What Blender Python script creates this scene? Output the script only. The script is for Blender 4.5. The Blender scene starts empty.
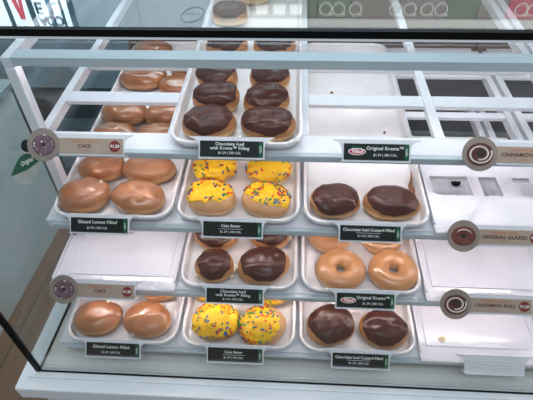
import bpy, math, random
from mathutils import Vector, Matrix, noise

S = bpy.context.scene
C = S.collection
PI = math.pi
TAU = math.radians(5.01)

# ------------------------------------------------------------------ materials
def lin(c):
    return tuple(((v/255)/12.92 if v/255 <= .04045 else ((v/255+.055)/1.055)**2.4) for v in c) + (1,)

def mat(name, rgb, rough=.5, metal=0, coat=0, coatr=.1, noise_amt=0, nscale=30, rgb2=None, bump=0, bscale=60,
        emit=None, estr=0, sss=0, spec=.5, detail=3):
    m = bpy.data.materials.new(name); m.use_nodes = True
    nt = m.node_tree; b = nt.nodes['Principled BSDF']
    b.inputs['Base Color'].default_value = lin(rgb)
    b.inputs['Roughness'].default_value = rough
    b.inputs['Metallic'].default_value = metal
    b.inputs['Coat Weight'].default_value = coat
    b.inputs['Coat Roughness'].default_value = coatr
    b.inputs['Specular IOR Level'].default_value = spec
    if sss:
        b.inputs['Subsurface Weight'].default_value = sss
        b.inputs['Subsurface Radius'].default_value = (.01, .005, .003)
        b.inputs['Subsurface Scale'].default_value = .5
    if emit:
        b.inputs['Emission Color'].default_value = lin(emit)
        b.inputs['Emission Strength'].default_value = estr
    tc = nt.nodes.new('ShaderNodeTexCoord')
    if rgb2:
        n = nt.nodes.new('ShaderNodeTexNoise'); n.inputs['Scale'].default_value = nscale; n.inputs['Detail'].default_value = detail
        nt.links.new(tc.outputs['Object'], n.inputs['Vector'])
        r = nt.nodes.new('ShaderNodeValToRGB'); r.color_ramp.elements[0].position = .35; r.color_ramp.elements[1].position = .68
        r.color_ramp.elements[0].color = lin(rgb); r.color_ramp.elements[1].color = lin(rgb2)
        nt.links.new(n.outputs['Fac'], r.inputs['Fac']); nt.links.new(r.outputs['Color'], b.inputs['Base Color'])
    if bump:
        n = nt.nodes.new('ShaderNodeTexNoise'); n.inputs['Scale'].default_value = bscale; n.inputs['Detail'].default_value = 3
        nt.links.new(tc.outputs['Object'], n.inputs['Vector'])
        bp = nt.nodes.new('ShaderNodeBump'); bp.inputs['Strength'].default_value = bump; bp.inputs['Distance'].default_value = .004
        nt.links.new(n.outputs['Fac'], bp.inputs['Height']); nt.links.new(bp.outputs['Normal'], b.inputs['Normal'])
    return m

def dough_mat(name, top, pale, low, coat=.3, coatr=.15, rough=.45, zb=.018, streak=None):
    """fried dough: brown crown and base with the pale proofing line round the waist"""
    m = mat(name, top, rough, coat=coat, coatr=coatr, bump=.35, bscale=45)
    nt = m.node_tree; b = nt.nodes['Principled BSDF']
    tc = nt.nodes.new('ShaderNodeTexCoord'); sx = nt.nodes.new('ShaderNodeSeparateXYZ')
    nt.links.new(tc.outputs['Object'], sx.inputs[0])
    n = nt.nodes.new('ShaderNodeTexNoise'); n.inputs['Scale'].default_value = 38; n.inputs['Detail'].default_value = 4
    nt.links.new(tc.outputs['Object'], n.inputs['Vector'])
    ma = nt.nodes.new('ShaderNodeMath'); ma.operation = 'MULTIPLY_ADD'; ma.inputs[1].default_value = .010
    nt.links.new(n.outputs['Fac'], ma.inputs[0]); nt.links.new(sx.outputs['Z'], ma.inputs[2])
    mr = nt.nodes.new('ShaderNodeMapRange'); mr.inputs['From Min'].default_value = 0; mr.inputs['From Max'].default_value = .05
    nt.links.new(ma.outputs[0], mr.inputs['Value'])
    r = nt.nodes.new('ShaderNodeValToRGB'); e = r.color_ramp.elements
    p = (zb+.005)/.05
    e[0].position = p-.15; e[0].color = lin(low)
    e[1].position = p+.18; e[1].color = lin(top)
    x = e.new(p-.03); x.color = lin(pale)
    x = e.new(p+.05); x.color = lin(pale)
    nt.links.new(mr.outputs[0], r.inputs['Fac'])
    n2 = nt.nodes.new('ShaderNodeTexNoise'); n2.inputs['Scale'].default_value = 22; n2.inputs['Detail'].default_value = 5
    nt.links.new(tc.outputs['Object'], n2.inputs['Vector'])
    r2 = nt.nodes.new('ShaderNodeValToRGB'); r2.color_ramp.elements[0].position = .3; r2.color_ramp.elements[1].position = .75
    r2.color_ramp.elements[0].color = (.80, .78, .75, 1); r2.color_ramp.elements[1].color = (1.12, 1.12, 1.12, 1)
    nt.links.new(n2.outputs['Fac'], r2.inputs['Fac'])
    mx = nt.nodes.new('ShaderNodeMixRGB'); mx.blend_type = 'MULTIPLY'; mx.inputs[0].default_value = 1
    nt.links.new(r.outputs['Color'], mx.inputs[1]); nt.links.new(r2.outputs['Color'], mx.inputs[2])
    nt.links.new(mx.outputs[0], b.inputs['Base Color'])
    return m

def glass_mat(name, tint=(.965, .98, .98), ior=1.45):
    m = bpy.data.materials.new(name); m.use_nodes = True; nt = m.node_tree
    for n in list(nt.nodes): nt.nodes.remove(n)
    o = nt.nodes.new('ShaderNodeOutputMaterial'); mx = nt.nodes.new('ShaderNodeMixShader')
    t = nt.nodes.new('ShaderNodeBsdfTransparent'); t.inputs[0].default_value = tint + (1,)
    g = nt.nodes.new('ShaderNodeBsdfGlossy'); g.inputs['Roughness'].default_value = 0.0
    f = nt.nodes.new('ShaderNodeFresnel'); 
    ge = nt.nodes.new('ShaderNodeNewGeometry'); mr = nt.nodes.new('ShaderNodeMapRange')   # same air-to-glass reflectance on either face of the pane
    mr.inputs['To Min'].default_value = ior; mr.inputs['To Max'].default_value = 1/ior
    nt.links.new(ge.outputs['Backfacing'], mr.inputs['Value']); nt.links.new(mr.outputs[0], f.inputs['IOR'])
    nt.links.new(f.outputs[0], mx.inputs[0]); nt.links.new(t.outputs[0], mx.inputs[1]); nt.links.new(g.outputs[0], mx.inputs[2])
    nt.links.new(mx.outputs[0], o.inputs[0])
    return m

def emit_mat(name, rgb, s):
    m = bpy.data.materials.new(name); m.use_nodes = True; nt = m.node_tree
    for n in list(nt.nodes): nt.nodes.remove(n)
    o = nt.nodes.new('ShaderNodeOutputMaterial'); e = nt.nodes.new('ShaderNodeEmission')
    e.inputs[0].default_value = lin(rgb); e.inputs[1].default_value = s
    nt.links.new(e.outputs[0], o.inputs[0]); return m

def wood_mat(name, a, b_, scale=1.0, plank=.14, rough=.45):
    m = mat(name, a, rough); nt = m.node_tree; b = nt.nodes['Principled BSDF']
    tc = nt.nodes.new('ShaderNodeTexCoord'); mp = nt.nodes.new('ShaderNodeMapping')
    mp.inputs['Rotation'].default_value = (0, 0, PI/2)
    nt.links.new(tc.outputs['Object'], mp.inputs[0])
    br = nt.nodes.new('ShaderNodeTexBrick'); br.inputs['Scale'].default_value = 1; br.inputs['Brick Width'].default_value = 1.1
    br.inputs['Row Height'].default_value = plank; br.inputs['Mortar Size'].default_value = .002
    br.inputs['Color1'].default_value = lin(a); br.inputs['Color2'].default_value = lin(b_); br.inputs['Mortar'].default_value = lin((35, 25, 20))
    nt.links.new(mp.outputs[0], br.inputs['Vector'])
    mp2 = nt.nodes.new('ShaderNodeMapping'); mp2.inputs['Scale'].default_value = (30, 2, 10)
    nt.links.new(tc.outputs['Object'], mp2.inputs[0])
    n = nt.nodes.new('ShaderNodeTexNoise'); n.inputs['Scale'].default_value = 2*scale; n.inputs['Detail'].default_value = 5
    nt.links.new(mp2.outputs[0], n.inputs['Vector'])
    r = nt.nodes.new('ShaderNodeValToRGB'); r.color_ramp.elements[0].color = (.6, .57, .55, 1); r.color_ramp.elements[1].color = (1.25, 1.2, 1.15, 1)
    nt.links.new(n.outputs['Fac'], r.inputs['Fac'])
    mx = nt.nodes.new('ShaderNodeMixRGB'); mx.blend_type = 'MULTIPLY'; mx.inputs[0].default_value = 1
    nt.links.new(br.outputs['Color'], mx.inputs[1]); nt.links.new(r.outputs['Color'], mx.inputs[2])
    nt.links.new(mx.outputs[0], b.inputs['Base Color']); return m

M = {}
M['white_metal'] = mat('white_metal', (226, 226, 232), .32, coat=.2, rgb2=(214, 216, 223), nscale=6)
M['rail'] = mat('pale_blue_grey_moulding', (184, 195, 202), .3, coat=.2, rgb2=(176, 188, 196), nscale=8)
M['panel'] = mat('white_plastic', (232, 229, 236), .25, coat=.6, coatr=.045, rgb2=(222, 219, 227), nscale=9, bump=.03, bscale=20)
M['tray'] = mat('tray_enamel', (238, 234, 235), .26, coat=.3, coatr=.12, rgb2=(226, 220, 222), nscale=14, bump=.05, bscale=90)
M['case_white'] = mat('case_laminate', (218, 223, 227), .35, rgb2=(210, 216, 221), nscale=4)
M['case_floor'] = mat('case_floor', (212, 212, 207), .16, coat=.5, coatr=.06, rgb2=(203, 203, 199), nscale=5)
M['liner'] = mat('dark_liner', (92, 96, 100), .5, rgb2=(108, 110, 112), nscale=6)  # dark grey for rear floor and lower doors; on the floor it paints shade
M['black'] = mat('black_trim', (5, 5, 6), .5, spec=.12)
M['steel'] = mat('brushed_aluminium', (190, 195, 196), .35, metal=.6, rgb2=(170, 176, 178), nscale=12)
M['glass'] = glass_mat('clear_glass')
M['card'] = mat('dark_green_card', (8, 24, 27), .5, spec=.2, rgb2=(12, 31, 33), nscale=25)
M['green'] = mat('bright_green_print', (10, 84, 56), .5, spec=.2, rgb2=(16, 94, 62), nscale=25)
M['text_white'] = mat('white_print', (236, 238, 236), .5)
M['text_red'] = mat('red_print', (196, 28, 44), .5)
M['taupe'] = mat('taupe_card', (178, 158, 142), .5, rgb2=(168, 148, 132), nscale=20)
M['badge'] = mat('grey_taupe_card', (136, 122, 114), .5, rgb2=(148, 134, 124), nscale=30)
M['orange'] = mat('orange_print', (196, 96, 58), .5)
M['maroon'] = mat('maroon_print', (128, 26, 30), .45)
M['brown_text'] = mat('brown_print', (92, 34, 26), .5)
M['p_dark'] = mat('printed_chocolate', (70, 24, 22), .35, rgb2=(104, 40, 34), nscale=60)
M['p_red'] = mat('printed_glazed_brown', (96, 38, 36), .35, rgb2=(122, 60, 54), nscale=60)
M['p_purple'] = mat('printed_mauve', (92, 60, 74), .4, rgb2=(130, 98, 112), nscale=90)
M['p_cream'] = mat('printed_cream', (222, 214, 204), .45)
M['p_hole'] = mat('printed_black', (26, 14, 16), .5)
M['glazed'] = dough_mat('glazed_tan_dough', (164, 104, 64), (206, 158, 112), (146, 92, 56), coat=.8, coatr=.07, rough=.35)
M['glazed_dark'] = dough_mat('glazed_brown_dough', (154, 92, 52), (198, 146, 98), (136, 82, 46), coat=.8, coatr=.07, rough=.35)
M['shell'] = dough_mat('golden_dough', (178, 122, 76), (226, 188, 138), (162, 106, 64), coat=.15, rough=.5, zb=.012)
M['batter'] = dough_mat('pale_batter_dough', (204, 154, 108), (234, 206, 164), (188, 134, 86), coat=.3, rough=.45, zb=.010)
M['ring'] = dough_mat('glazed_ring_dough', (192, 134, 86), (222, 178, 130), (168, 110, 66), coat=.8, coatr=.07, rough=.3, zb=.012)
M['choc'] = mat('chocolate_icing', (58, 25, 19), .34, coat=.2, coatr=.16, spec=.25, rgb2=(70, 34, 27), nscale=18, bump=.14, bscale=24)
M['yellow'] = mat('yellow_icing', (246, 196, 6), .5, rgb2=(238, 176, 4), nscale=40, bump=.9, bscale=110, sss=.1)
M['cream'] = mat('white_cream', (238, 226, 204), .45, rgb2=(226, 208, 176), nscale=80)
M['sp_red'] = mat('sprinkle_red', (206, 44, 36), .4)
M['sp_blue'] = mat('sprinkle_blue', (24, 84, 150), .4)
M['sp_green'] = mat('sprinkle_green', (30, 130, 62), .4)
M['sp_orange'] = mat('sprinkle_orange', (236, 110, 20), .4)
M['crumb'] = mat('crumb_brown', (120, 72, 44), .7, rgb2=(150, 98, 60), nscale=200)
M['floor'] = wood_mat('wood_floor', (124, 98, 78), (108, 84, 66))
M['door_wood'] = wood_mat('brown_door_wood', (112, 92, 82), (100, 82, 74), plank=.5)
M['neighbour'] = mat('grey_counter', (190, 201, 201), .3, rgb2=(172, 186, 187), nscale=2.5)
M['neighbour_top'] = mat('pale_counter_top', (130, 146, 150), .3, rgb2=(110, 128, 134), nscale=3)
M['teal'] = mat('dark_teal_paint', (38, 58, 68), .35, rgb2=(52, 72, 80), nscale=4)
M['teal2'] = mat('mid_teal_paint', (96, 120, 130), .35, rgb2=(110, 134, 142), nscale=4)
M['wall'] = mat('pale_grey_wall', (176, 190, 194), .7, rgb2=(166, 182, 188), nscale=2)
M['sticker_clear'] = mat('pale_sticker', (176, 186, 182), .5, rgb2=(160, 172, 168), nscale=30)  # flat tones painting the logos mirrored in the glass
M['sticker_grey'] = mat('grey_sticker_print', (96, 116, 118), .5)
M['led'] = emit_mat('led_chip', (255, 241, 240), 118.0)
M['led_rear'] = emit_mat('led_chip_rear', (255, 240, 238), 55.0)  # glow of the added rear strips
M['led_top'] = emit_mat('led_chip_dim', (255, 246, 250), 26.0)
M['led_base'] = mat('led_strip_backing', (220, 220, 214), .5)
M['lightbox'] = emit_mat('lit_menu_panel', (222, 244, 255), 4.2)
M['lb_green'] = mat('menu_dark_green', (14, 62, 66), .4)
M['lb_blue'] = emit_mat('lit_menu_blue', (110, 160, 190), 2.0)
M['lb_grey'] = mat('menu_letter_grey', (30, 60, 84), .6, spec=.2)
M['lb_red'] = emit_mat('lit_menu_red', (220, 70, 90), 2.6)
M['pb_green'] = emit_mat('lit_poster_green', (128, 156, 142), 1.7)
M['pb_grey'] = emit_mat('lit_poster_grey', (150, 156, 154), 1.8)
M['pb_pink'] = emit_mat('lit_poster_pink', (216, 120, 140), 1.6)
M['pb_white'] = emit_mat('lit_poster_white', (215, 226, 224), 2.3)

# ------------------------------------------------------------------ mesh helpers
class MB:
    def __init__(s): s.v = []; s.f = []; s.m = []; s.mi = 0
    def add(s, vs, fs):
        o = len(s.v); s.v += [tuple(v) for v in vs]
        for f in fs: s.f.append([i+o for i in f]); s.m.append(s.mi)
    def box(s, x0, x1, y0, y1, z0, z1):
        s.add([(x0,y0,z0),(x1,y0,z0),(x1,y1,z0),(x0,y1,z0),(x0,y0,z1),(x1,y0,z1),(x1,y1,z1),(x0,y1,z1)],
              [(0,3,2,1),(4,5,6,7),(0,1,5,4),(1,2,6,5),(2,3,7,6),(3,0,4,7)])
    def loops(s, L, cap0=False, cap1=False):
        n = len(L[0]); vs = [p for l in L for p in l]; fs = []
        for i in range(len(L)-1):
            for j in range(n):
                k = (j+1) % n
                fs.append((i*n+j, i*n+k, (i+1)*n+k, (i+1)*n+j))
        if cap0: fs.append(tuple(range(n))[::-1])
        if cap1: fs.append(tuple((len(L)-1)*n+j for j in range(n)))
        s.add(vs, fs)
    def prism(s, pts, z0, z1):
        """2D outline (counter-clockwise) extruded along z"""
        s.loops([[(x, y, z0) for x, y in pts], [(x, y, z1) for x, y in pts]], True, True)
    def build(s, name, mats, parent=None, smooth=False, bevel=0, loc=None, rot=None):
        me = bpy.data.meshes.new(name); me.from_pydata(s.v, [], s.f); me.update()
        if not isinstance(mats, (list, tuple)): mats = [mats]
        for m in mats: me.materials.append(m)
        if len(mats) > 1: me.polygons.foreach_set('material_index', s.m)
        if smooth: me.polygons.foreach_set('use_smooth', [True]*len(me.polygons))
        o = bpy.data.objects.new(name, me); C.objects.link(o)
        if parent: o.parent = parent
        if loc: o.location = loc
        if rot: o.rotation_euler = rot
        if bevel:
            b = o.modifiers.new('bevel', 'BEVEL'); b.width = bevel; b.segments = 2; b.limit_method = 'ANGLE'
        return o

def box(name, m, parent, *a, bevel=0, **k):
    b = MB(); b.box(*a); return b.build(name, m, parent, bevel=bevel, **k)

def tag(o, label, cat, group=None, kind=None):
    if label: o['label'] = label
    if cat: o['category'] = cat
    if group: o['group'] = group
    if kind: o['kind'] = kind
    return o
def empty(name, loc, rx=0, label=None, cat=None, group=None, rz=0):
    o = bpy.data.objects.new(name, None); C.objects.link(o); o.empty_display_size = .02
    o.location = loc; o.rotation_euler = (rx, 0, rz)
    return tag(o, label, cat, group)
def struct(o): o['kind'] = 'structure'; return o

def rrect(x0, x1, y0, y1, r, z, n=7):
    out = []
    for cx, cy, a in ((x1-r, y0+r, -PI/2), (x1-r, y1-r, 0), (x0+r, y1-r, PI/2), (x0+r, y0+r, PI)):
        for i in range(n+1):
            t = a + PI/2*i/n; out.append((cx+r*math.cos(t), cy+r*math.sin(t), z))
    return out
def circle(cx, cy, r, n=32, a0=0, sx=1, sy=1):
    return [(cx+r*sx*math.cos(a0+2*PI*i/n), cy+r*sy*math.sin(a0+2*PI*i/n)) for i in range(n)]

def text(name, body, size, m, parent, x, y, z, align='CENTER', bold=0.0, rot=0, extr=.00012, space=1.0, world=None, italic=0):
    cu = bpy.data.curves.new(name, 'FONT'); cu.body = body; cu.size = size; cu.align_x = align; cu.align_y = 'CENTER'
    cu.offset = bold; cu.extrude = extr; cu.space_character = space; cu.resolution_u = 3; cu.shear = italic
    t = bpy.data.objects.new(name, cu); C.objects.link(t)
    bpy.context.view_layer.update()
    me = bpy.data.meshes.new_from_object(t.evaluated_get(bpy.context.evaluated_depsgraph_get()))
    bpy.data.objects.remove(t); bpy.data.curves.remove(cu)
    me.materials.clear(); me.materials.append(m); me.name = name
    o = bpy.data.objects.new(name, me); C.objects.link(o); o.parent = parent
    o.location = (x, y, z); o.rotation_euler = world if world else (0, 0, rot)
    return o

# ------------------------------------------------------------------ shelf levels (front y, tray-rim height)
LV = {'A': (.199, .5285), 'B': (.1671, .3733), 'C': (.1238, .2329), 'D': (.0646, .1084), 'E': (0.0, 0.0)}
P = .24
def at(lv, x, s, off):
    y, z = LV[lv]
    return (x, y + s*math.cos(TAU) - off*math.sin(TAU), z + s*math.sin(TAU) + off*math.cos(TAU))

def make_rack():
    """the whole welded rack: posts, and at every level a front rail, side bars, dividers and crossbars"""
    rack = empty('display_rack', (0, 0, 0), 0, 'white metal rack of five tilted grid shelves standing inside the glass case', 'rack')
    x0, x1 = -.010, .975
    top = -.0222
    for lv, below in (('A', 'B'), ('B', 'C'), ('C', 'D'), ('D', 'E'), ('E', 'floor')):
        loc = at(lv, 0, 0, 0)
        def bar(name, *a, bevel=.001, rot=(TAU, 0, 0), m='white_metal'):
            b = MB(); b.box(*a); return b.build(name, M[m], rack, bevel=bevel, loc=loc, rot=rot)
        h = {'A': .015, 'E': .009}.get(lv, .0135)
        if lv == 'A':
            b = MB(); L = [[(x, -.002, top-.015), (x, .0005, top-.015), (x, .0005, top-.003), (x, .025, top-.003), (x, .025, top), (x, -.002, top)] for x in (x0+.016, x1-.016)]
            b.loops(L, True, True); rail = b.build('front_rail', M['rail'], rack, loc=loc, rot=(TAU, 0, 0))
        else: rail = bar('front_rail', x0+.0162, x1-.0162, -.006, .0035, top-h, top, bevel=.0015, m='rail'); bar('front_crossbar', x0+.0162, x1-.0162, .0037, .050, top-.011, top-.0001)
        for a in (x0, x1-.016):
            bar('side_bar', a, a+.016, -.002 if lv == 'A' else .004, .66 if lv in 'BCD' else .42, top-.020 if lv != 'E' else top-.01, top-.0002)
        if lv != 'A':
            for k in (1, 2, 3): bar('divider', k*P-.009, k*P+.009, .0502, .655 if lv in 'BC' else .42, top-.012, top-.0002)
            for sx, wd in ((.145, .035), (.275 if lv == 'B' else .350, .022), (.526, .026)):
                if lv in 'DE' and sx > .36: continue
                if lv == 'B' and sx > .36: continue
                for k in range(4):
                    a = x0+.0162 if k == 0 else k*P+.0092
                    b = x1-.0162 if k == 3 else (k+1)*P-.0092
                    bar('crossbar', a, b, sx, sx+wd, top-.009, top-.0006)
            bar('rear_bar', x0+.0162, x1-.0162, *((.6552, .675) if lv in 'BC' else (.4202, .44)), top-.012, top-.0002)
        else:
            bar('rear_bar', x0+.0162, x1-.0162, .40, .42, top-.012, top)
        y, z = LV[lv]                                # posts stand upright
        for a in (x0, x1-.018):
            for yw in (.199,):
                s_here = (yw-y)/math.cos(TAU)
                ztop = z + s_here*math.sin(TAU) - .044
                if below == 'floor': zb = -.0595
                else:
                    yb, z_b = LV[below]; zb = z_b + (yw-yb)*math.tan(TAU) - .0215
                bar('post', a, a+.018, yw-y, yw-y+.020, zb-z, ztop-z+.002, rot=(0, 0, 0))
        if lv != 'E':                                # LED strip tucked under the front rail
            zs, ys = (top-.0032, .003) if lv == 'A' else (top-.0112, .0040)
            L = MB(); L.box(x0+.03, x1-.03, ys, ys+.008, zs-.0018, zs); L.mi = 1; n = 56
            for i in range(n):
                cx = x0+.04 + (x1-x0-.08)*i/(n-1)
                L.box(cx-.0022, cx+.0022, ys+.0018, ys+.0062, zs-.0028, zs-.0019)
            L.build('led_strip', [M['led_base'], M['led']], rail)
            if lv not in 'ABC': continue
            L = MB(); sx = .278 if lv != 'A' else .423; zt = top-.0092 if lv != 'A' else top-.0122  # added rear strip, brightens the backs of the trays below
            L.box(x0+.03, x1-.03, sx, sx+.012, zt-.003, zt); L.mi = 1
            for i in range(n):
                cx = x0+.04 + (x1-x0-.08)*i/(n-1)
                L.box(cx-.0022, cx+.0022, sx+.004, sx+.0084, zt-.0042, zt-.0031)
            o = L.build('rear_led_strip', [M['led_base'], M['led_rear']], rack, loc=loc, rot=(TAU, 0, 0))
    b = MB(); b.box(.7265, .7285, -.001, .005, 0, .016)
    b.build('peg', M['steel'], rack, loc=at('B', 0, .036, -.0222), rot=(TAU, .25, 0))
    return rack
rack = make_rack()
def copy_tree(o, parent=None):
    c = o.copy(); C.objects.link(c)
    if parent: c.parent = parent
    for ch in list(o.children): copy_tree(ch, c)
    return c
r2_ = copy_tree(rack); r2_.location.x = .995
r2_['label'] = 'second white metal rack, only its end showing at the upper right edge'

# ------------------------------------------------------------------ trays
def make_tray():
    b = MB(); x0, x1, y0, y1 = .004, .236, 0, .66
    R = .036
    def L(d, z, r=None): return rrect(x0+d, x1-d, y0+d, y1-d, (r if r else max(R-d, .006)), z)
    b.loops([L(.014, -.0218), L(.0105, -.019), L(.0075, -.006), L(.006, -.0012), L(.004, 0), L(.0012, 0), L(0, -.0012),
             L(0, -.0065), L(.001, -.0065), L(.0016, -.003), L(.0048, -.003), L(.0062, -.0075), L(.0095, -.0195), L(.014, -.0205)][::-1], True, True)
    return b
tray_mesh = None
tray_specs = [('B', 1, 'long white tray of chocolate iced donuts on the topmost loaded shelf'),
              ('C', 0, 'long white tray of glazed tan donuts at left on the middle shelf'),
              ('C', 1, 'white tray of yellow iced sprinkled donuts below the topmost loaded tray'),
              ('C', 2, 'long white tray, empty but for two chocolate donuts at its front and crumbs'),
              ('D', 1, 'white tray of chocolate iced cream filled donuts between two yellow donut trays'),
              ('D', 2, 'white tray holding the glazed ring donuts'),
              ('E', 0, 'white tray of glazed lemon donuts on the lowest shelf'),
              ('E', 1, 'white tray of yellow iced sprinkled donuts on the lowest shelf'),
              ('E', 2, 'white tray of chocolate iced custard donuts on the lowest shelf')]
for lv, k, lab in tray_specs:
    if tray_mesh is None:
        o = make_tray().build('serving_tray', M['tray'], smooth=True)
        md = o.modifiers.new('edge', 'EDGE_SPLIT'); md.split_angle = math.radians(50)
        tray_mesh = o
    else:
        o = tray_mesh.copy(); C.objects.link(o)
    o.location = at(lv, k*P, 0, 0); o.rotation_euler = (TAU, 0, 0)
    tag(o, lab, 'tray', 'white serving trays in the case')

# ------------------------------------------------------------------ donuts
def shell_pt(t, ph, D):
    rx, ry, h, sd, lump = D
    a = PI/2 - PI*t
    zc = .44*h
    c = max(math.cos(a), 0.0)**.78
    s = math.sin(a)
    z = zc + (h-zc)*s**.92 if s >= 0 else zc - zc*(-s)**.55
    n = noise.noise(Vector((math.cos(ph)*1.1+sd, math.sin(ph)*1.1, z*25+sd)))
    n2 = noise.noise(Vector((math.cos(ph)*2.4*c-sd, math.sin(ph)*2.4*c, sd*1.7)))
    k = 1 + lump*n
    waist = 1 - .025*math.exp(-((z-.40*h)/(.07*h))**2)
    zz = z*(1+lump*.9*n2*(z/h))
    return Vector((rx*c*k*waist*math.cos(ph), ry*c*k*waist*math.sin(ph), zz))
def shell_bm(D, NT=22, NP=44):
    b = MB(); vs = []; fs = []
    top = shell_pt(0, 0, D); vs.append(top)
    for i in range(1, NT):
        for j in range(NP): vs.append(shell_pt(i/NT, 2*PI*j/NP, D))
    vs.append(Vector((0, 0, 0)))
    for j in range(NP): fs.append((0, 1+j, 1+(j+1) % NP))
    for i in range(NT-2):
        for j in range(NP):
            a = 1+i*NP; fs.append((a+j, a+NP+j, a+NP+(j+1) % NP, a+(j+1) % NP))
    a = 1+(NT-2)*NP
    for j in range(NP): fs.append((a+j, len(vs)-1, a+(j+1) % NP))
    b.add(vs, fs); return b
def cap_edge(ph, E):
    base, amp, ph0, rag, sd, fr = E[:6]
    if len(E) > 6: base -= E[6]*abs(math.cos(ph))**2
    n = noise.noise(Vector((math.cos(ph)*fr+sd, math.sin(ph)*fr, sd)))
    n2 = noise.noise(Vector((math.cos(ph)*fr*2.6+sd, math.sin(ph)*fr*2.6, -sd)))
    return base + amp*math.cos(ph-ph0) + rag*(n+.6*n2)
def nrm(t, ph, D):
    e = .01; t = max(t, .012)
    a = shell_pt(t+e, ph, D)-shell_pt(t-e, ph, D); b = shell_pt(t, ph+e, D)-shell_pt(t, ph-e, D)
    n = a.cross(b)
    if n.length == 0: return Vector((0, 0, 1))
    n.normalize()
    return n if n.dot(shell_pt(t, ph, D)-Vector((0, 0, D[2]*.35))) > 0 else -n
def cap_bm(D, E, th=.0016, bumps=.0, NT=20, NP=56):
    b = MB(); vs = []; fs = []
    def pt(t, ph, o): return shell_pt(t, ph, D) + nrm(t, ph, D)*o
    vs.append(shell_pt(0, 0, D)+Vector((0, 0, th+max(-.4*th, bumps*noise.noise(Vector((E[4], 0, E[4])))))))
    for i in range(1, NT+1):
        for j in range(NP):
            ph = 2*PI*j/NP; te = cap_edge(ph, E); t = te*i/NT
            o = th + max(-.4*th, bumps*noise.noise(Vector((math.cos(ph)*9*t+E[4], math.sin(ph)*9*t, E[4]))))
            if i == NT: o *= .55
            vs.append(pt(t, ph, o))
    for j in range(NP):
        ph = 2*PI*j/NP; te = cap_edge(ph, E); vs.append(pt(te+.012, ph, -.0012))
    for j in range(NP): fs.append((0, 1+j, 1+(j+1) % NP))
    for i in range(NT):
        for j in range(NP):
            a = 1+i*NP; fs.append((a+j, a+NP+j, a+NP+(j+1) % NP, a+(j+1) % NP))
    b.add(vs, fs); return b
def sprinkles_bm(D, E, n, th, rnd, clump=None):
    b = MB(); tries = 0; cnt = 0; n = int(n*1.4)
    while cnt < n and tries < n*20:
        tries += 1
        ph = rnd.uniform(0, 2*PI); t = cap_edge(ph, E)*math.sqrt(rnd.random())*.93
        if clump is not None and math.cos(ph-clump) < rnd.uniform(-1.4, .6): continue
        p = shell_pt(t, ph, D); nn = nrm(t, ph, D); p = p+nn*(th+.0006)
        r = Vector((rnd.uniform(-1, 1), rnd.uniform(-1, 1), rnd.uniform(-1, 1)))
        d = (r - nn*r.dot(nn)).normalized(); w = nn.cross(d)
        l = rnd.uniform(.0020, .0030); q = .0016
        vs = [p+d*a+w*(q*math.cos(g))+nn*(q*math.sin(g)) for a in (-l, l) for g in [PI/3*k for k in range(6)]]
        vs += [p-d*(l+.0007), p+d*(l+.0007)]
        fs = [(k, (k+1) % 6, 6+(k+1) % 6, 6+k) for k in range(6)] + [(12, (k+1) % 6, k) for k in range(6)] + [(13, 6+k, 6+(k+1) % 6) for k in range(6)]
        b.mi = rnd.choice([0, 0, 1, 1, 2, 2, 3]); b.add(vs, fs); cnt += 1
    return b
SP = None
def blob(name, parent, m, x, y, z, r, sd, sq=(1, 1, .7)):
    b = MB(); vs = []; fs = []; NT, NP = 8, 12
    for i in range(NT+1):
        for j in range(NP):
            a = PI*i/NT; g = 2*PI*j/NP
            d = Vector((math.sin(a)*math.cos(g), math.sin(a)*math.sin(g), math.cos(a)))
            k = r*(1+.5*noise.noise(d*1.6+Vector((sd, sd, 0))))
            vs.append((d.x*k*sq[0], d.y*k*sq[1], d.z*k*sq[2]))
    for i in range(NT):
        for j in range(NP): fs.append((i*NP+j, (i+1)*NP+j, (i+1)*NP+(j+1) % NP, i*NP+(j+1) % NP))
    b.add(vs, fs)
    o = b.build(name, m, parent, smooth=True); o.location = (x, y, z); return o

rnd = random.Random(5)
BASE = -.0203     # inside floor of a tray, measured from its rim
def put(o, lv, x, s, rz=0):
    o.location = at(lv, x, s, BASE)
    o.rotation_mode = 'XYZ'
    o.rotation_euler = (Matrix.Rotation(TAU, 3, 'X') @ Matrix.Rotation(rz, 3, 'Z')).to_euler()

def glazed_donut(lv, x, s, rx, ry, h, rz, label, group, dark=False, hole=None):
    D = (rx, ry, h, rnd.uniform(0, 50), .10)
    b = shell_bm(D)
    o = b.build('glazed_filled_donut', M['glazed_dark' if dark else 'glazed'], smooth=True)
    put(o, lv, x, s, rz); tag(o, label, 'donut', group)
    if hole:
        p = shell_pt(hole[1], hole[0], D)
        blob('filling', o, M['cream'], p.x, p.y, p.z, .0052, rnd.uniform(0, 9), (.6, .8, 1))
    return o
def choc_donut(lv, x, s, rx, ry, h, rz, label, group, edge=.44, cream=None, tilt=0, name='chocolate_iced_donut'):
    D = (rx, ry, h, rnd.uniform(0, 50), .095)
    E = (edge-.055, .025, -PI/2+tilt-rz, .06, rnd.uniform(0, 50), 1.5, .09)
    o = shell_bm(D).build(name, M['shell'], smooth=True)
    put(o, lv, x, s, rz); tag(o, label, 'donut', group)
    cap_bm(D, E, .0022, .0018).build('icing', M['choc'], o, smooth=True)
    if cream:
        for ph, t, r in cream:
            p = shell_pt(t, ph, D); blob('filling', o, M['cream'], p.x, p.y, p.z, r, rnd.uniform(0, 9))
    return o
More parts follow.
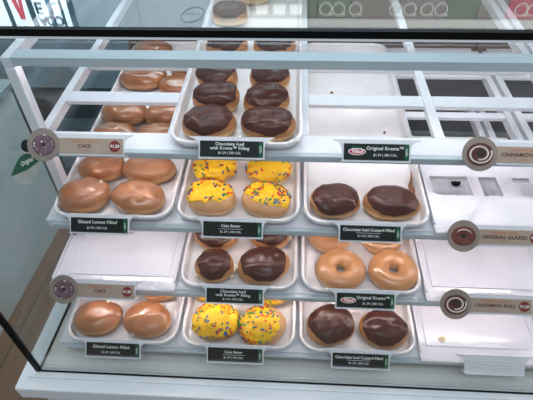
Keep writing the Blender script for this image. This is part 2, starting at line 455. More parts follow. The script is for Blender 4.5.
def yellow_donut(lv, x, s, rx, ry, h, rz, label, group, base=.36, amp=.1, ph0=PI/2, n=48, clump=None, rag=.10):
    D = (rx, ry, h, rnd.uniform(0, 50), .09)
    E = (base, amp, ph0-rz, rag, rnd.uniform(0, 50), 2.2)
    o = shell_bm(D).build('sprinkled_donut', M['batter'], smooth=True)
    put(o, lv, x, s, rz); tag(o, label, 'donut', group)
    cap_bm(D, E, .0022, .0022, 22, 72).build('icing', M['yellow'], o, smooth=True)
    sp = sprinkles_bm(D, E, n, .0022, rnd, None if clump is None else clump-rz)
    q = sp.build('sprinkles', [M['sp_red'], M['sp_blue'], M['sp_green'], M['sp_orange']], o); q['kind'] = 'stuff'
    q['label'] = 'red, blue, green and orange sugar sprinkles'
    return o
def ring_donut(lv, x, s, R, r, zs, rz, label, group):
    b = MB(); sd = rnd.uniform(0, 40); NU, NV = 48, 22; vs = []; fs = []
    for i in range(NU):
        u = 2*PI*i/NU
        for j in range(NV):
            v = 2*PI*j/NV
            k = 1+.07*noise.noise(Vector((math.cos(u)*1.3+sd, math.sin(u)*1.3, math.sin(v)*.6)))
            rr = r*k; cx = R+rr*math.cos(v)*(1.0)
            z = rr*zs*math.sin(v); z = max(z, -rr*zs*.82)
            vs.append((cx*math.cos(u), cx*math.sin(u)*.96, z+r*zs*.85))
    for i in range(NU):
        for j in range(NV):
            a, c = i*NV, ((i+1) % NU)*NV; fs.append((a+j, c+j, c+(j+1) % NV, a+(j+1) % NV))
    b.add(vs, fs); o = b.build('glazed_ring_donut', M['ring'], smooth=True)
    put(o, lv, x, s, rz); tag(o, label, 'donut', group); return o

# chocolate iced, top loaded tray (level B, column 2)
G = 'chocolate iced donuts on the topmost loaded tray'
for x, s, rx, ry, rz, lab, cr in [
    (.309, .051, .0475, .036, .1, 'oval chocolate iced donut at front left of the topmost loaded tray', None),
    (.415, .050, .050, .035, -.05, 'wide chocolate iced donut at front right of the topmost loaded tray', [(-1.9, .56, .0045), (-1.4, .56, .004)]),
    (.313, .128, .046, .035, 0, 'chocolate iced donut in the second row of the topmost loaded tray, left', None),
    (.409, .126, .043, .036, .3, 'chocolate iced donut in the second row of the topmost loaded tray, right', None),
    (.305, .206, .042, .036, -.3, 'chocolate iced donut just below the blue rail on the topmost loaded tray, left', None),
    (.412, .205, .040, .035, 0, 'chocolate iced donut just below the blue rail on the topmost loaded tray, right', [(-1.0, .58, .005)]),
    (.310, .330, .046, .037, .2, 'chocolate iced donut showing between black bar and blue rail, left', None),
    (.415, .330, .046, .037, -.2, 'chocolate iced donut showing between black bar and blue rail, right', None),
    (.300, .480, .045, .036, 0, 'dark chocolate iced donut seen above the black bar, left of its neighbour', None),
    (.352, .600, .042, .036, .2, 'chocolate iced donut farthest back, seen above the black bar', None)]:
    choc_donut('B', x, s, rx, ry*1.04, .046, rz, lab, G, .47, cr)

# glazed lemon filled, level C column 1
G = 'glazed lemon filled donuts on the long left tray'
for x, s, rx, ry, rz, lab, dk, hole in [
    (.056, .052, .047, .038, .1, 'shiny glazed donut at front left of the long left tray, middle shelf', True, (.5, .25)),
    (.1645, .050, .050, .037, -.15, 'paler glazed donut at front right of the long left tray, middle shelf', False, None),
    (.069, .133, .045, .036, 0, 'glazed donut in the second row of the long left tray, left', True, None),
    (.168, .131, .050, .036, -.1, 'glazed donut in the second row of the long left tray, right', False, None),
    (.066, .232, .045, .036, .1, 'glazed donut half hidden behind the cake badge strip, left', False, None),
    (.160, .232, .044, .036, 0, 'glazed donut half hidden behind the cake badge strip, right', False, None),
    (.062, .318, .049, .041, 0, 'wide glazed donut framed by the white crossbars above the cake badge, left', True, None),
    (.164, .316, .045, .039, 0, 'glazed donut framed by the white crossbars above the cake badge, right', True, None),
    (.170, .430, .044, .036, 0, 'glazed donut just under the blue rail beside the chocolate donuts', True, None),
    (.073, .470, .056, .044, .1, 'large glazed donut under the blue rail at upper left', True, None),
    (.175, .520, .038, .034, 0, 'small glazed donut behind the one under the blue rail, upper left tray', True, None),
    (.066, .606, .050, .040, 0, 'glazed donut farthest back on the long left tray, under the black bar', True, None)]:
    glazed_donut('C', x, s, rx*1.10, ry*1.08, .042, rz, lab, G, dk, hole)
# yellow iced, level C column 2
G = 'yellow iced donuts on the middle shelf'
yellow_donut('C', .306, .054, .049, .039, .041, -.15, 'pale yellow iced sprinkled donut at left front of the middle shelf tray', G, .34, .13, PI/2+.3, 46, PI/2)
yellow_donut('C', .413, .052, .047, .038, .041, -.2, 'yellow iced donut with many sprinkles at right front of the middle shelf tray', G, .36, .14, .9, 70, .7)
yellow_donut('C', .302, .136, .046, .037, .038, 0, 'yellow iced donut behind the pale sprinkled one on the middle shelf', G, .42, .03, 0, 34)
yellow_donut('C', .413, .136, .046, .037, .038, .2, 'yellow iced donut behind the many-sprinkled one on the middle shelf', G, .44, .03, 0, 34)
# chocolate, level C column 3
G = 'chocolate iced donuts on the nearly empty long tray'
choc_donut('C', .541, .053, .048, .038, .042, .05, 'round chocolate iced donut at the left of the nearly empty long tray', G, .47)
choc_donut('C', .648, .053, .052, .037, .041, -.12, 'wide chocolate iced donut at the right of the nearly empty long tray', G, .46)
# chocolate with cream, level D column 2
G = 'cream filled chocolate donuts on the fourth shelf'
choc_donut('D', .310, .049, .040, .036, .040, .1, 'small chocolate iced donut with white cream at its right side', G, .44, [(-.15, .52, .0085), (-.6, .6, .006), (3.6, .6, .006)])
choc_donut('D', .409, .053, .051, .041, .041, .3, 'large chocolate iced donut beside the small one with cream', G, .47)
choc_donut('D', .303, .128, .046, .037, .040, 0, 'chocolate iced donut behind the small creamy one, half hidden by a sign', G, .45)
choc_donut('D', .418, .133, .044, .037, .040, .2, 'chocolate iced donut behind the large one, with a cream smudge', G, .43, [(-.5, .5, .006)])
# rings, level D column 3
G = 'glazed ring donuts'
ring_donut('D', .562, .052, .0292, .0208, .82, 0, 'glazed ring donut at the front left of its tray', G)
ring_donut('D', .666, .054, .0292, .0208, .82, .8, 'glazed ring donut at the front right of its tray', G)
ring_donut('D', .545, .138, .0265, .0195, .82, .4, 'glazed ring donut partly hidden behind the sign, left', G)
ring_donut('D', .652, .138, .0265, .0195, .82, 1.9, 'glazed ring donut partly hidden behind the sign, right', G)
# level E
G = 'glazed lemon filled donuts on the lowest shelf'
glazed_donut('E', .061, .052, .050, .040, .040, .25, 'glazed donut at far left front of the lowest shelf', G, False, (.9, .28))
glazed_donut('E', .166, .052, .050, .041, .042, -.1, 'glazed donut beside the leftmost one on the lowest shelf', G, False, (-1.9, .5))
glazed_donut('E', .178, .134, .047, .037, .036, 0, 'glazed donut at the back of the lowest left tray', G, False)
G = 'yellow iced donuts on the lowest shelf'
yellow_donut('E', .312, .052, .048, .040, .043, 0, 'fully yellow iced sprinkled donut at left front of the lowest shelf', G, .47, .02, PI/2, 70)
yellow_donut('E', .410, .048, .047, .042, .044, .3, 'yellow iced donut with dense sprinkles on its left, bare dough on its right, lowest shelf', G, .38, .20, PI+.3, 95, 2.6)
yellow_donut('E', .288, .136, .044, .037, .038, 0, 'yellow iced donut hidden behind the sign at left, lowest shelf', G, .40, .03, 0, 30)
yellow_donut('E', .425, .134, .046, .037, .038, 0, 'yellow iced donut behind the dense sprinkled one, lowest shelf', G, .44, .03, 0, 46)
G = 'chocolate iced custard donuts on the lowest shelf'
choc_donut('E', .548, .054, .050, .042, .046, .3, 'large round chocolate iced donut at the left of the lowest right tray', G, .47, None)
choc_donut('E', .655, .052, .050, .040, .044, -.2, 'chocolate iced donut with wavy icing at the right of the lowest right tray', G, .46, None)

# crumbs and a smear in the nearly empty tray
def crumb(lv, x, s, r, lab, g, m='crumb'):
    o = blob('crumb', None, M[m], 0, 0, 0, r, rnd.uniform(0, 9)); o.location = at(lv, x, s, BASE+r*.55); tag(o, lab, 'crumb', g)
G = 'crumbs on the nearly empty long tray'
for x, s, r, lab in [(.600, .222, .0032, 'brown crumb just above the sign of the third column'), (.668, .285, .0034, 'crumb near the right wall of the nearly empty tray'),
                  (.615, .262, .0022, 'small crumb in the middle of the nearly empty tray'), (.556, .440, .0036, 'crumb under the blue rail on the nearly empty tray'),
                  (.494+.013, .262, .0018, 'tiny crumb by the left wall of the nearly empty tray')]:
    crumb('C', x, s, r, lab, G)
crumb('B', .336, .012, .0016, 'tiny dark crumb at the front edge of the topmost loaded tray', 'stray crumbs')
crumb('D', .420, .016, .002, 'tiny crumb at the front of the cream filled donut tray', 'stray crumbs')
b = MB(); pts = [(.0, .0), (.001, .012), (.0, .024), (.002, .034), (.004, .046), (.003, .052)]
vs = []
for i, (x, y) in enumerate(pts):
    w = [.004, .0046, .0034, .002, .0012, .0006][i]
    z = .0 if i < 3 else (i-2)*.004
    w *= 1.2; vs += [(x-w, y, z), (x+w, y, z), (x+w, y, z+.0016), (x-w, y, z+.0016)]
L = [vs[i*4:i*4+4] for i in range(len(pts))]
b.loops(L, True, True)
o = b.build('chocolate_smear', M['crumb']); o.location = at('C', .6985, .094, BASE+.0006); o.rotation_euler = (TAU, 0, 0)
tag(o, 'brown icing smear stuck in the right corner of the nearly empty long tray', 'smear')

# ------------------------------------------------------------------ white shelf panels in the empty slots
def panel(lv, k, s1, label, cut=False, holder=None):
    t = empty('shelf_panel', at(lv, k*P, 0, -.012), TAU, label, 'panel', 'white panels in the empty slots')
    x0, x1 = (.0, .236) if k == 0 else (.002, .25)
    b = MB(); s0 = -.004
    th = .003
    if not cut:
        b.box(x0, x1, s0, s1, -th, 0)
        if k == 0: b.box(-.014, x0, s0, .122, -th, 0)
    else:
        b.box(x0, x1, s0, .088, -th, 0); b.box(x0, x1, .140, s1, -th, 0)
        for a, c in ((x0, .018), (.092, .114), (.150, .180), (.215, x1)):
            b.box(a, c, .088, .140, -th, 0)
    b.build('sheet', M['panel'], t)
    for a in (x0 if k else -.014, x1-.004):
        box('side_lip', M['panel'], t, a, a+.004, s0+.014, s1 if a >= 0 else .122, 0, .006, bevel=.0015)
    box('front_lip', M['panel'], t, x0, x1, s0-.003, s0, -.011, 0, bevel=.001)
    if not cut:
        r = MB(); r.box(x0+.016, x1-.016, .024, .027, 0, .0016); r.box(x0+.016, x1-.016, s1-.05, s1-.047, 0, .0016)
        r.box(x0+.016, x0+.019, .027, s1-.05, 0, .0016); r.box(x1-.019, x1-.016, .027, s1-.05, 0, .0016)
        r.build('embossed_edge', M['panel'], t)
    return t
panel('D', 0, .40, 'empty white panel at left of the fourth shelf, beneath the lemon donut tray')
panel('C', 3, .187, 'white panel with rectangular slots at right of the middle shelf', cut=True)
panel('D', 3, .235, 'empty white panel at right of the fourth shelf beside the ring donuts')
pe = panel('E', 3, .62, 'empty white panel at right of the lowest shelf with a bare sign holder')
for lv_, lab_ in (('E', 'white panel of the neighbouring rack glimpsed low at the right edge'),):
    c = copy_tree(pe); c.location.x += .2495; c['label'] = lab_

b = MB(); b.loops([[(.008*math.cos(2*PI*i/16)*(1+.25*math.sin(3*i)), .006*math.sin(2*PI*i/16), z) for i in range(16)] for z in (0, .0006)], True, True)
o = b.build('glaze_spill', mat('dried_glaze', (224, 206, 172), .4, rgb2=(212, 190, 150), nscale=80)); o.location = at('E', .772, .040, -.0118); o.rotation_euler = (TAU, 0, 0)
tag(o, 'small tan dried glaze spill on the lowest right panel, left of the bare sign holder', 'spill')

# ------------------------------------------------------------------ signs
SR = math.radians(50)
def arc_pts(cx, cy, r, a0, a1, n=8): return [(cx+r*math.cos(a0+(a1-a0)*i/n), cy+r*math.sin(a0+(a1-a0)*i/n)) for i in range(n+1)]
def sign_root(name, lv, xc, label, group):
    y, z = LV[lv]
    dy, dz = {'B': (-.021, -.014), 'C': (-.0245, -.019), 'D': (-.026, -.014), 'E': (-.0245, -.013)}[lv]
    return empty(name, (xc, y+dy, z+dz), SR, label, 'sign', group)
HW = .0535
def holder(t, xoff=0, empty_=False):
    b = MB(); w = HW+.0025; hh = .0315; fl = .016
    outline = [(-w, -.0035), (w, -.0035)]
    outline += [(w, hh-fl)] + arc_pts(w+fl, hh-fl, fl, PI, PI/2)[1:] + [(w+fl, hh+.002), (-w-fl, hh+.002)]
    outline += arc_pts(-w-fl, hh-fl, fl, PI/2, 0) + []
    b.prism([(x+xoff, y) for x, y in outline], -.0032, -.0006)
    b.box(-w+xoff, w+xoff, -.0035, -.0018, -.0006, .0026)      # lower channel
    b.box(-w+xoff, w+xoff, -.0035, -.001, -.022, -.0032)     # foot back to the rail
    if empty_:
        for yy in (.004, .010, .016, .022): b.box(-w+xoff, w+xoff, yy, yy+.0018, -.0006, .0008)
    return b.build('holder', M['white_metal'], t)
def donut_sign(lv, xc, label, lines, cal, group, logo=False, sub=True):
    t = sign_root('donut_sign', lv, xc, label, group)
    holder(t)
    b = MB(); b.box(-HW, HW, -.0005, .0265, -.0005, .0012); card = b.build('card', M['card'], t, bevel=.0005)
    box('edge_stripe', M['green'], card, HW-.0075, HW-.0008, 0, .0260, .0012, .0015)
    text('stripe_lettering', 'NEW', .0052, M['text_white'], card, HW-.0042, .013, .0018, rot=PI/2)
    z = .0016; cx = -.003 if not logo else .014
    ts = {'Glazed Lemon Filled': .0084, 'Cake Batter': .0068, 'Chocolate Iced Custard Filled': .0076}.get(lines[0], .0080)
    if len(lines) == 2:
        text('lettering', lines[0], .0074, M['text_white'], card, cx, .0212, z, bold=.0001, space=1.06)
        text('lettering', lines[1], .0074, M['text_white'], card, cx, .0142, z, bold=.0001, space=1.06)
        text('lettering', cal, .0058, M['text_white'], card, cx, .0062, z)
    else:
        text('lettering', lines[0], ts, M['text_white'], card, cx, .0188 , z, bold=.0001, space=1.06 if len(lines[0]) < 24 else 1.0)
        if sub and not logo: box('rule_line', M['text_white'], card, cx-.022, cx+.022, .0130, .0135, .0012, .0015)
        text('lettering', cal, .0058, M['text_white'], card, cx, .0078, z)
    if logo:
        L = MB(); L.prism([(x, y+.0003*0) for x, y in circle(-.032, .0132, .0145, 28, 0, 1, .40)], .0012, .0015)
        lg = L.build('logo', M['text_white'], card)
        L = MB(); L.prism(circle(-.032, .0128, .0130, 28, 0, 1, .34), .0015, .0017); L.build('logo_field', M['text_red'], lg)
        text('logo_lettering', 'Filled', .0085, M['text_white'], lg, -.032, .0130, .0019, bold=.0002, italic=.25)
        L = MB(); L.box(-.040, -.024, .0185, .0212, .0012, .0016); L.build('logo_banner', M['green'], lg)
    return t
GS = 'dark green donut name signs'
donut_sign('B', .357, 'dark green sign reading Chocolate Iced with Kreme Filling on the topmost tray rail', ['Chocolate Iced', 'with Kreme\u2122 Filling'], '$1.39 | 350 CAL', GS)
donut_sign('B', .598, 'dark green Original Kreme sign with a red Filled logo on the upper rail', ['Original Kreme\u2122'], '$1.39 | 380 CAL', GS, True)
donut_sign('C', .106, 'dark green Glazed Lemon Filled sign on the middle rail', ['Glazed Lemon Filled'], '$1.39 | 290 CAL', GS, sub=False)
donut_sign('C', .354, 'dark green Cake Batter sign on the middle rail', ['Cake Batter'], '$1.39 | 340 CAL', GS)
donut_sign('C', .603, 'dark green Chocolate Iced Custard Filled sign on the middle rail', ['Chocolate Iced Custard Filled'], '$1.39 | 300 CAL', GS)
donut_sign('D', .357, 'dark green sign reading Chocolate Iced with Kreme Filling just above the lowest yellow donuts', ['Chocolate Iced', 'with Kreme\u2122 Filling'], '$1.39 | 350 CAL', GS)
donut_sign('D', .604, 'dark green Original Kreme sign in front of the ring donut tray', ['Original Kreme\u2122'], '$1.39 | 380 CAL', GS, True)
donut_sign('E', .1135, 'dark green Glazed Lemon Filled sign at the bottom left of the case', ['Glazed Lemon Filled'], '$1.39 | 290 CAL', GS, sub=False)
donut_sign('E', .358, 'dark green Cake Batter sign at the bottom of the case', ['Cake Batter'], '$1.39 | 340 CAL', GS)
donut_sign('E', .602, 'dark green Chocolate Iced Custard Filled sign at the bottom of the case', ['Chocolate Iced Custard Filled'], '$1.39 | 300 CAL', GS)

def badge_sign(lv, xc, kind, word, label, group):
    t = sign_root('badge_sign', lv, xc, label, group)
    holder(t)
    b = MB(); b.box(-HW-.012, HW+.001, .0, .0262, -.0005, .0012); st = b.build('strip', M['taupe'], t)
    ty = .0155 if True else 0
    text('small_lettering', 'PUMPKIN SPICE', .0064, M['orange'], st, -.012, .0205, .0014, space=1.05)
    text('lettering', word, .0088, M['brown_text'], st, -.012, .0128, .0015, bold=.0002, space=1.03)
    text('small_lettering', '350 CAL', .0034, M['orange'], st, -.012, .0052, .0014)
    L = MB(); L.prism(circle(.041, .0132, .0098), .0012, .0017); dot = L.build('price_dot', M['maroon'], st)
    text('price', '$1.29', .0072, M['text_white'], dot, .041, .0132, .0019, bold=.00025)
    cx, cy = -HW-.030, .0135
    L = MB(); L.prism(circle(cx, cy, .0285, 48), .0013, .0026); bd = L.build('badge', M['badge'], t, bevel=.0004)
    def torus(R, r, sy, m, name, z, par, sx=1, h=.35, dx=0, dy=0):
        T = MB(); vs = []; fs = []; NU, NV = 40, 10
        for i in range(NU):
            u = 2*PI*i/NU
            for j in range(NV):
                v = 2*PI*j/NV; q = R+r*math.cos(v)
                vs.append((cx+dx+q*math.cos(u)*sx, cy+dy+q*math.sin(u)*sy, z+r*h*.18*math.sin(v)))
        for i in range(NU):
            for j in range(NV):
                a, c = i*NV, ((i+1) % NU)*NV; fs.append((a+j, c+j, c+(j+1) % NV, a+(j+1) % NV))
        T.add(vs, fs); return T.build(name, m, par, smooth=True)
    if kind == 'roll':
        T = MB(); T.prism(circle(cx, cy-.001, .0215, 40, 0, 1, .88), .0026, .0030); pic = T.build('printed_roll', M['p_dark'], bd)
        T = MB(); T.prism(circle(cx+.001, cy+.001, .0068, 24), .0030, .0032); T.build('printed_centre', M['p_hole'], pic)
        T = MB(); n = 60; L = []
        for i in range(n+1):
            a = -.4 + 2.7*PI*i/n; r = .0190 - .0080*i/n; w = .0013
            ca, sa = math.cos(-a), math.sin(-a)
            L.append([(cx+(r-w)*ca, cy+(r-w)*.84*sa, .0030), (cx+(r+w)*ca, cy+(r+w)*.84*sa, .0030), (cx+(r+w)*ca, cy+(r+w)*.84*sa, .0034), (cx+(r-w)*ca, cy+(r-w)*.84*sa, .0034)])
        T.loops(L, True, True); T.build('printed_icing_swirl', M['p_cream'], pic)
    elif kind == 'ring':
        pic = torus(.0135, .0080, .82, M['p_red'], 'printed_ring', .0030, bd)
        T = MB(); T.prism(circle(cx, cy, .0062, 24, 0, 1, .8), .0026, .0029); T.build('printed_hole', M['p_hole'], pic)
        T = MB(); L = []
        for i in range(21):
            a = PI*.15+PI*.7*i/20; r = .0145; w = .0011*math.sin(PI*i/20)+.0001
            L.append([(cx+(r-w)*math.cos(a), cy+(r-w)*.8*math.sin(a), .0034), (cx+(r+w)*math.cos(a), cy+(r+w)*.8*math.sin(a), .0034), (cx+(r+w)*math.cos(a), cy+(r+w)*.8*math.sin(a), .0037), (cx+(r-w)*math.cos(a), cy+(r-w)*.8*math.sin(a), .0037)])
        T.loops(L, True, True); T.build('printed_sheen', M['p_cream'], pic)
    else:
        pic = torus(.0118, .0085, .9, M['p_purple'], 'printed_cake_ring', .0031, bd, dx=.001)
        T = MB(); T.prism(circle(cx+.001, cy, .0048, 20), .0026, .0030); T.build('printed_hole', M['p_hole'], pic)
        T = MB(); r2 = random.Random(3)
        for i in range(14):
            a = r2.uniform(0, 2*PI); r = r2.uniform(.006, .019)
            T.prism(circle(cx+r*math.cos(a), cy+r*.9*math.sin(a), r2.uniform(.0008, .002), 8), .0033, .0036)
        T.build('printed_crumbs', M['p_cream'], pic)
    return t
GB = 'round ended pumpkin spice signs'
badge_sign('B', .1165, 'cake', 'CAKE', 'upper taupe Pumpkin Spice Cake sign with round badge, above the lemon donuts', GB)
badge_sign('B', .848, 'roll', 'CINNAMON ROLL', 'upper taupe Cinnamon Roll sign with swirl badge, under the bare grid shelf', GB)
badge_sign('C', .850, 'ring', 'ORIGINAL GLAZED', 'taupe Pumpkin Spice Original Glazed sign with ring donut badge', GB)
badge_sign('D', .108, 'cake', 'CAKE', 'lower taupe Pumpkin Spice Cake sign with round badge, at the empty left panel', GB)
badge_sign('D', .853, 'roll', 'CINNAMON ROLL', 'lower taupe Cinnamon Roll sign with swirl badge, above the lowest empty panel', GB)
t = sign_root('sign_holder', 'E', .856, 'bare ribbed white sign holder with no card, on the lowest right panel', 'empty sign holders')
t['category'] = 'sign holder'; holder(t, 0, True)

# ------------------------------------------------------------------ the display case
case = empty('display_case', (.5, .35, -.9), 0, 'large glass fronted donut display case on a white base', 'display case')
def cbox(name, m, x0, x1, y0, y1, z0, z1, bevel=0, par=None):
    b = MB(); b.box(x0-.5, x1-.5, y0-.35, y1-.35, z0+.9, z1+.9); return b.build(name, m, par or case, bevel=bevel)
XR = 2.02; ZT = .643
cbox('floor_panel', M['case_floor'], -.0475, XR-.006, -.0315, .40, -.0638, -.060)
cbox('floor_liner', M['liner'], -.0475, XR-.006, .40, .86, -.0638, -.0605)  # rear floor coloured dark to paint the shade beneath the shelves
cbox('base_ledge', M['case_white'], -.072, XR+.02, -.050, .88, -.0702, -.0640, bevel=.0015)
cbox('base_counter', M['case_white'], -.090, XR+.03, -.074, .89, -.112, -.0704, bevel=.004)
cbox('base_body', M['case_white'], -.062, XR+.01, -.052, .87, -.80, -.1122)
cbox('kick_plate', M['black'], -.03, XR-.03, .0, .84, -.90, -.8002)
cbox('front_pane', M['glass'], -.0445, XR-.01, -.0370, -.0320, -.0636, .632)
cbox('side_pane', M['glass'], -.053, -.048, -.0315, .862, -.0636, .632)
cbox('side_pane', M['glass'], XR-.005, XR+.001, -.0315, .862, -.0636, .632)
cbox('top_pane', M['glass'], -.05, XR, -.0265, .862, ZT-.006, ZT)
cbox('pane_gasket', M['black'], -.0445, XR-.01, -.0392, -.0372, -.0638, -.0590)
cbox('pane_gasket', M['black'], -.0475, -.0445, -.031, .862, -.0598, -.055)
cbox('corner_seal', M['black'], -.0555, -.0462, -.0400, -.0318, -.0638, .638)
cbox('corner_seal', M['black'], XR-.009, XR+.003, -.0400, -.0318, -.0638, .638)
cbox('top_bar', M['black'], -.055, XR+.004, -.0445, -.0372, .6412, .6480)
cbox('top_bar_trim', M['case_white'], -.055, XR+.004, -.0445, -.034, .6388, .6411)
cbox('back_doors', M['door_wood'], -.052, XR, .864, .884, -.0638, ZT)
cbox('lower_door_panel', M['liner'], -.05, XR, .8520, .8638, -.0449, .175)
cbox('door_rail', M['steel'], -.05, XR, .850, .8635, -.0604, -.0450)
cbox('door_rail', M['steel'], -.05, XR, .852, .8635, .600, .618)
# LED strip along the inside of the top bar
st = cbox('led_strip', M['led_base'], .0, 1.9, -.0335, -.0272, .6402, .6425)
L = MB(); n = 70
for i in range(n):
    cx = .02 + 1.86*i/(n-1); L.box(cx-.5-.003, cx-.5+.003, -.033-.35, -.028-.35, .6390+.9, .6400+.9)
o = L.build('led_chip', M['led_top'], st); o['kind'] = 'stuff'
bpy.context.view_layer.update()

# logos mirrored in the glass, painted as flat decals
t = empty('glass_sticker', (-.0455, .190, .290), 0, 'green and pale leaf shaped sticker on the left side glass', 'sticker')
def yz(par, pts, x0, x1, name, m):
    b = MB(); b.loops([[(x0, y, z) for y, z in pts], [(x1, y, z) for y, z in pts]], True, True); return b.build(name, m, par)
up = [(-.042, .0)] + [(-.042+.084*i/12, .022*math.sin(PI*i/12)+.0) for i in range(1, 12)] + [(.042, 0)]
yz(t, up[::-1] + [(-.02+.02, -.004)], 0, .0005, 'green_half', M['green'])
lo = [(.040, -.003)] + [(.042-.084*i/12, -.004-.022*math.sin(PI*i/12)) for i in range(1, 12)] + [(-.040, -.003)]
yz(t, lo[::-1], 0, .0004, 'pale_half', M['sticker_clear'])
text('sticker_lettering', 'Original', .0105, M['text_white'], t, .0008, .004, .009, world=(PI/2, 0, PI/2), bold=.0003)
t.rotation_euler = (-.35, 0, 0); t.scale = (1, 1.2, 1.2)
t = empty('round_sticker', (.352, .009, ZT+.0001), 0, 'faint rounded grey ring logo sticker on the top glass', 'sticker')  # painted mirror image, stretched in depth to look round
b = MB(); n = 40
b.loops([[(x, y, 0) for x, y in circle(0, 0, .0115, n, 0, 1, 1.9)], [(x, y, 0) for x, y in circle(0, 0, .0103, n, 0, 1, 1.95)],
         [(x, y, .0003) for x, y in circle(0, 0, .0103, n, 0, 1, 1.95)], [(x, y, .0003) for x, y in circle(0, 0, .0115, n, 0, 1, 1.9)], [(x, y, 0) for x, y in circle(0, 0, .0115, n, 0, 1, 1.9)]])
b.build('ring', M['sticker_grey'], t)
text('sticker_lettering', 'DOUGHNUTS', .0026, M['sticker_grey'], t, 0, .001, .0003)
# small black knobs
def knob(loc, lab):
    b = MB(); L = []
    for r, z in ((.0001, 0), (.010, 0), (.0118, .003), (.0118, .010), (.009, .0135), (.0001, .0145)):
        L.append([(r*math.cos(2*PI*i/20), r*math.sin(2*PI*i/20), z) for i in range(20)])
    b.loops(L, True, True); o = b.build('knob', M['black'], smooth=True); o.location = loc; tag(o, lab, 'knob', 'black plastic knobs'); return o
knob(at('E', .900, .484, -.0118), 'black knob seen through the slots of the right panel')
k2 = knob((-.0459, .211, .326), 'black knob on the left side glass behind the cake badge'); k2.rotation_euler = (0, PI/2, 0)

# ------------------------------------------------------------------ the surroundings
struct(box('floor', M['floor'], None, -4.5, 4.5, -3, 3.03, -.95, -.9))
struct(box('wall_back', M['wall'], None, -4.5, 4.5, 3.031, 3.13, -.9, 3.0))
nb = empty('service_counter', (-1.4, .3, -.9), 0, 'long pale grey counter to the left beyond the wood floor strip', 'counter')
b = MB(); b.box(-.8, .625, -2.2, .95, 0, .78); b.build('body', M['neighbour'], nb)
b = MB(); b.box(-.82, .645, -2.22, .97, .7802, .81); b.build('counter_top', M['neighbour_top'], nb, bevel=.004)
cb = empty('storage_cabinet', (-1.2, 2.1, -.9), 0, 'dark teal cabinet seen through the side glass at upper left', 'cabinet')
b = MB(); b.box(-1.2, 1.10, -.55, .90, .0, .60); b.build('body', M['teal'], cb)
b = MB(); b.box(-1.22, 1.12, -.57, .915, .6002, .63); b.build('cabinet_top', M['teal'], cb)
b = MB(); b.box(.35, .62, -.574, -.5502, .12, .44); b.build('drawer', M['teal2'], cb)
b = MB(); b.box(.72, 1.02, -.574, -.5502, .12, .44); b.build('drawer', M['teal2'], cb)
# lit menu boards on the back wall, mirrored in the top glass
mb = empty('menu_board', (-1.6, 3.0, 1.66), 0, 'bright lit white menu board with dark green stripes, mirrored in the top glass at left', 'menu board')
def xz(par, x0, x1, z0, z1, y0, y1, name, m):
    b = MB(); b.box(x0, x1, y0, y1, z0, z1); return b.build(name, m, par)
xz(mb, -.55, .34, -.20, .19, .012, .03, 'backing', M['lb_green'])
for x0, x1, m in ((-.50, -.20, 'lightbox'), (-.155, -.02, 'lightbox'), (.035, .14, 'lightbox'), (.142, .18, 'lb_blue'), (.182, .235, 'lightbox'), (.265, .30, 'lightbox')):
    xz(mb, x0, x1, -.18, .165, .0, .012, 'lit_panel', M[m])
bV = MB(); bV.prism([(-.13, -.12), (-.09, -.12), (-.075, .02), (-.06, -.12), (-.03, -.12), (-.06, .10), (-.095, .10)], 0, .004)
v = bV.build('red_emblem', M['lb_red'], mb); v.rotation_euler = (PI/2, 0, 0)
for ch, px, zz in (('E', 38.5, .010), ('L', 53, .010), ('A', 43.5, .108), ('C', 51, .108), ('O', 59, .108)):
    xx = (-1.53+(px-38)*.0080 if zz < .1 else -1.54+(px-41)*.0081)+1.6
    text('lettering', ch, .125 if zz < .1 else .105, M['lb_grey'], mb, xx, -.003, zz, world=(PI/2, 0, 0), bold=.003, extr=.002)
pb = empty('poster_board', (1.2, 3.0, 1.66), 0, 'lit green, grey and pink board with ring icons, mirrored in the top glass', 'menu board')
xz(pb, -1.3, 1.6, -.20, .19, .012, .03, 'backing', M['lb_grey'])
X = lambda px: .049+(px-240)*.00742-1.2
for a, c, m in ((212, 250, 'pb_grey'), (252, 318, 'pb_green'), (319, 352, 'pb_green'), (353, 400, 'pb_grey'), (401, 446, 'pb_grey'), (447, 478, 'pb_green'), (479, 506, 'pb_grey'), (507, 560, 'pb_pink')):
    xz(pb, X(a), X(c), -.18, .075, .004, .012, 'lit_panel', M[m])
xz(pb, X(212), X(560), .085, .15, .004, .012, 'lit_strip', M['pb_white'])
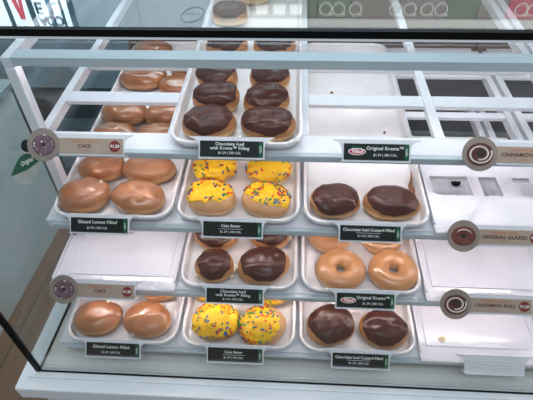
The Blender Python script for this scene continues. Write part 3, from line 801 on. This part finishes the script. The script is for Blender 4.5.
for px in (327, 340, 357, 397, 411, 428, 442, 520, 532):
    T = MB(); n = 24
    T.loops([[(x, z*1.0, y) for x, z in circle(X(px), .01, r, n)] for r, y in ((.048, 0), (.040, 0), (.040, .004), (.048, .004), (.048, 0))])
    T.box(X(px)+.03, X(px)+.055, .045, .055, 0, .004)
    o = T.build('ring_icon', M['pb_white'], pb); o.rotation_euler = (PI/2, 0, 0); o.location = (0, .003, 0)
for px in (262, 280, 297):
    T = MB(); T.prism([(X(px)-.05, -.02), (X(px)+.05, -.02), (X(px)+.042, .05), (X(px)-.042, .05)], 0, .004)
    o = T.build('cup_icon', M['pb_white'], pb); o.rotation_euler = (PI/2, 0, 0); o.location = (0, .004, 0)

# ------------------------------------------------------------------ light
w = bpy.data.worlds.new('room_light'); S.world = w; w.use_nodes = True
bg = w.node_tree.nodes['Background']; bg.inputs[0].default_value = lin((206, 216, 221)); bg.inputs[1].default_value = .72
def area(name, loc, size, sy, power, rgb, target):
    l = bpy.data.lights.new(name, 'AREA'); l.shape = 'RECTANGLE'; l.size = size; l.size_y = sy; l.energy = power; l.color = lin(rgb)[:3]
    o = bpy.data.objects.new(name, l); C.objects.link(o); o.location = loc
    o.rotation_euler = (Vector(target)-Vector(loc)).to_track_quat('-Z', 'Y').to_euler(); return o
area('ceiling_light', (.6, -.9, 2.5), 1.8, .6, 28, (232, 240, 250), (.6, .3, 0))

area('service_area_light', (.3, 1.9, 2.7), 3.0, .5, 170, (225, 240, 250), (.2, 3.1, 1.5))  # added unseen light, brightens the back wall mirrored in the top glass

# ------------------------------------------------------------------ camera
cd = bpy.data.cameras.new('camera'); cam = bpy.data.objects.new('camera', cd); C.objects.link(cam)
a, b_, c_ = .739779676, .0681061720, -.0194925473
f = Vector((-math.sin(b_)*math.cos(a), math.cos(b_)*math.cos(a), -math.sin(a)))
r = Vector((math.cos(b_), math.sin(b_), 0)); u = r.cross(f)
r2 = r*math.cos(c_)+u*math.sin(c_); u2 = -r*math.sin(c_)+u*math.cos(c_)
mtx = Matrix((r2, u2, -f)).transposed().to_4x4(); mtx.translation = Vector((.455542, -.449986, .808381))
cam.matrix_world = mtx
cd.sensor_width = 36; cd.lens = 443.936/533*36; cd.clip_start = .01
S.camera = cam

S.view_settings.view_transform = 'Standard'; S.view_settings.look = 'None'
S.view_settings.gamma = 1; S.view_settings.use_curve_mapping = False
S.view_settings.exposure = 0.0
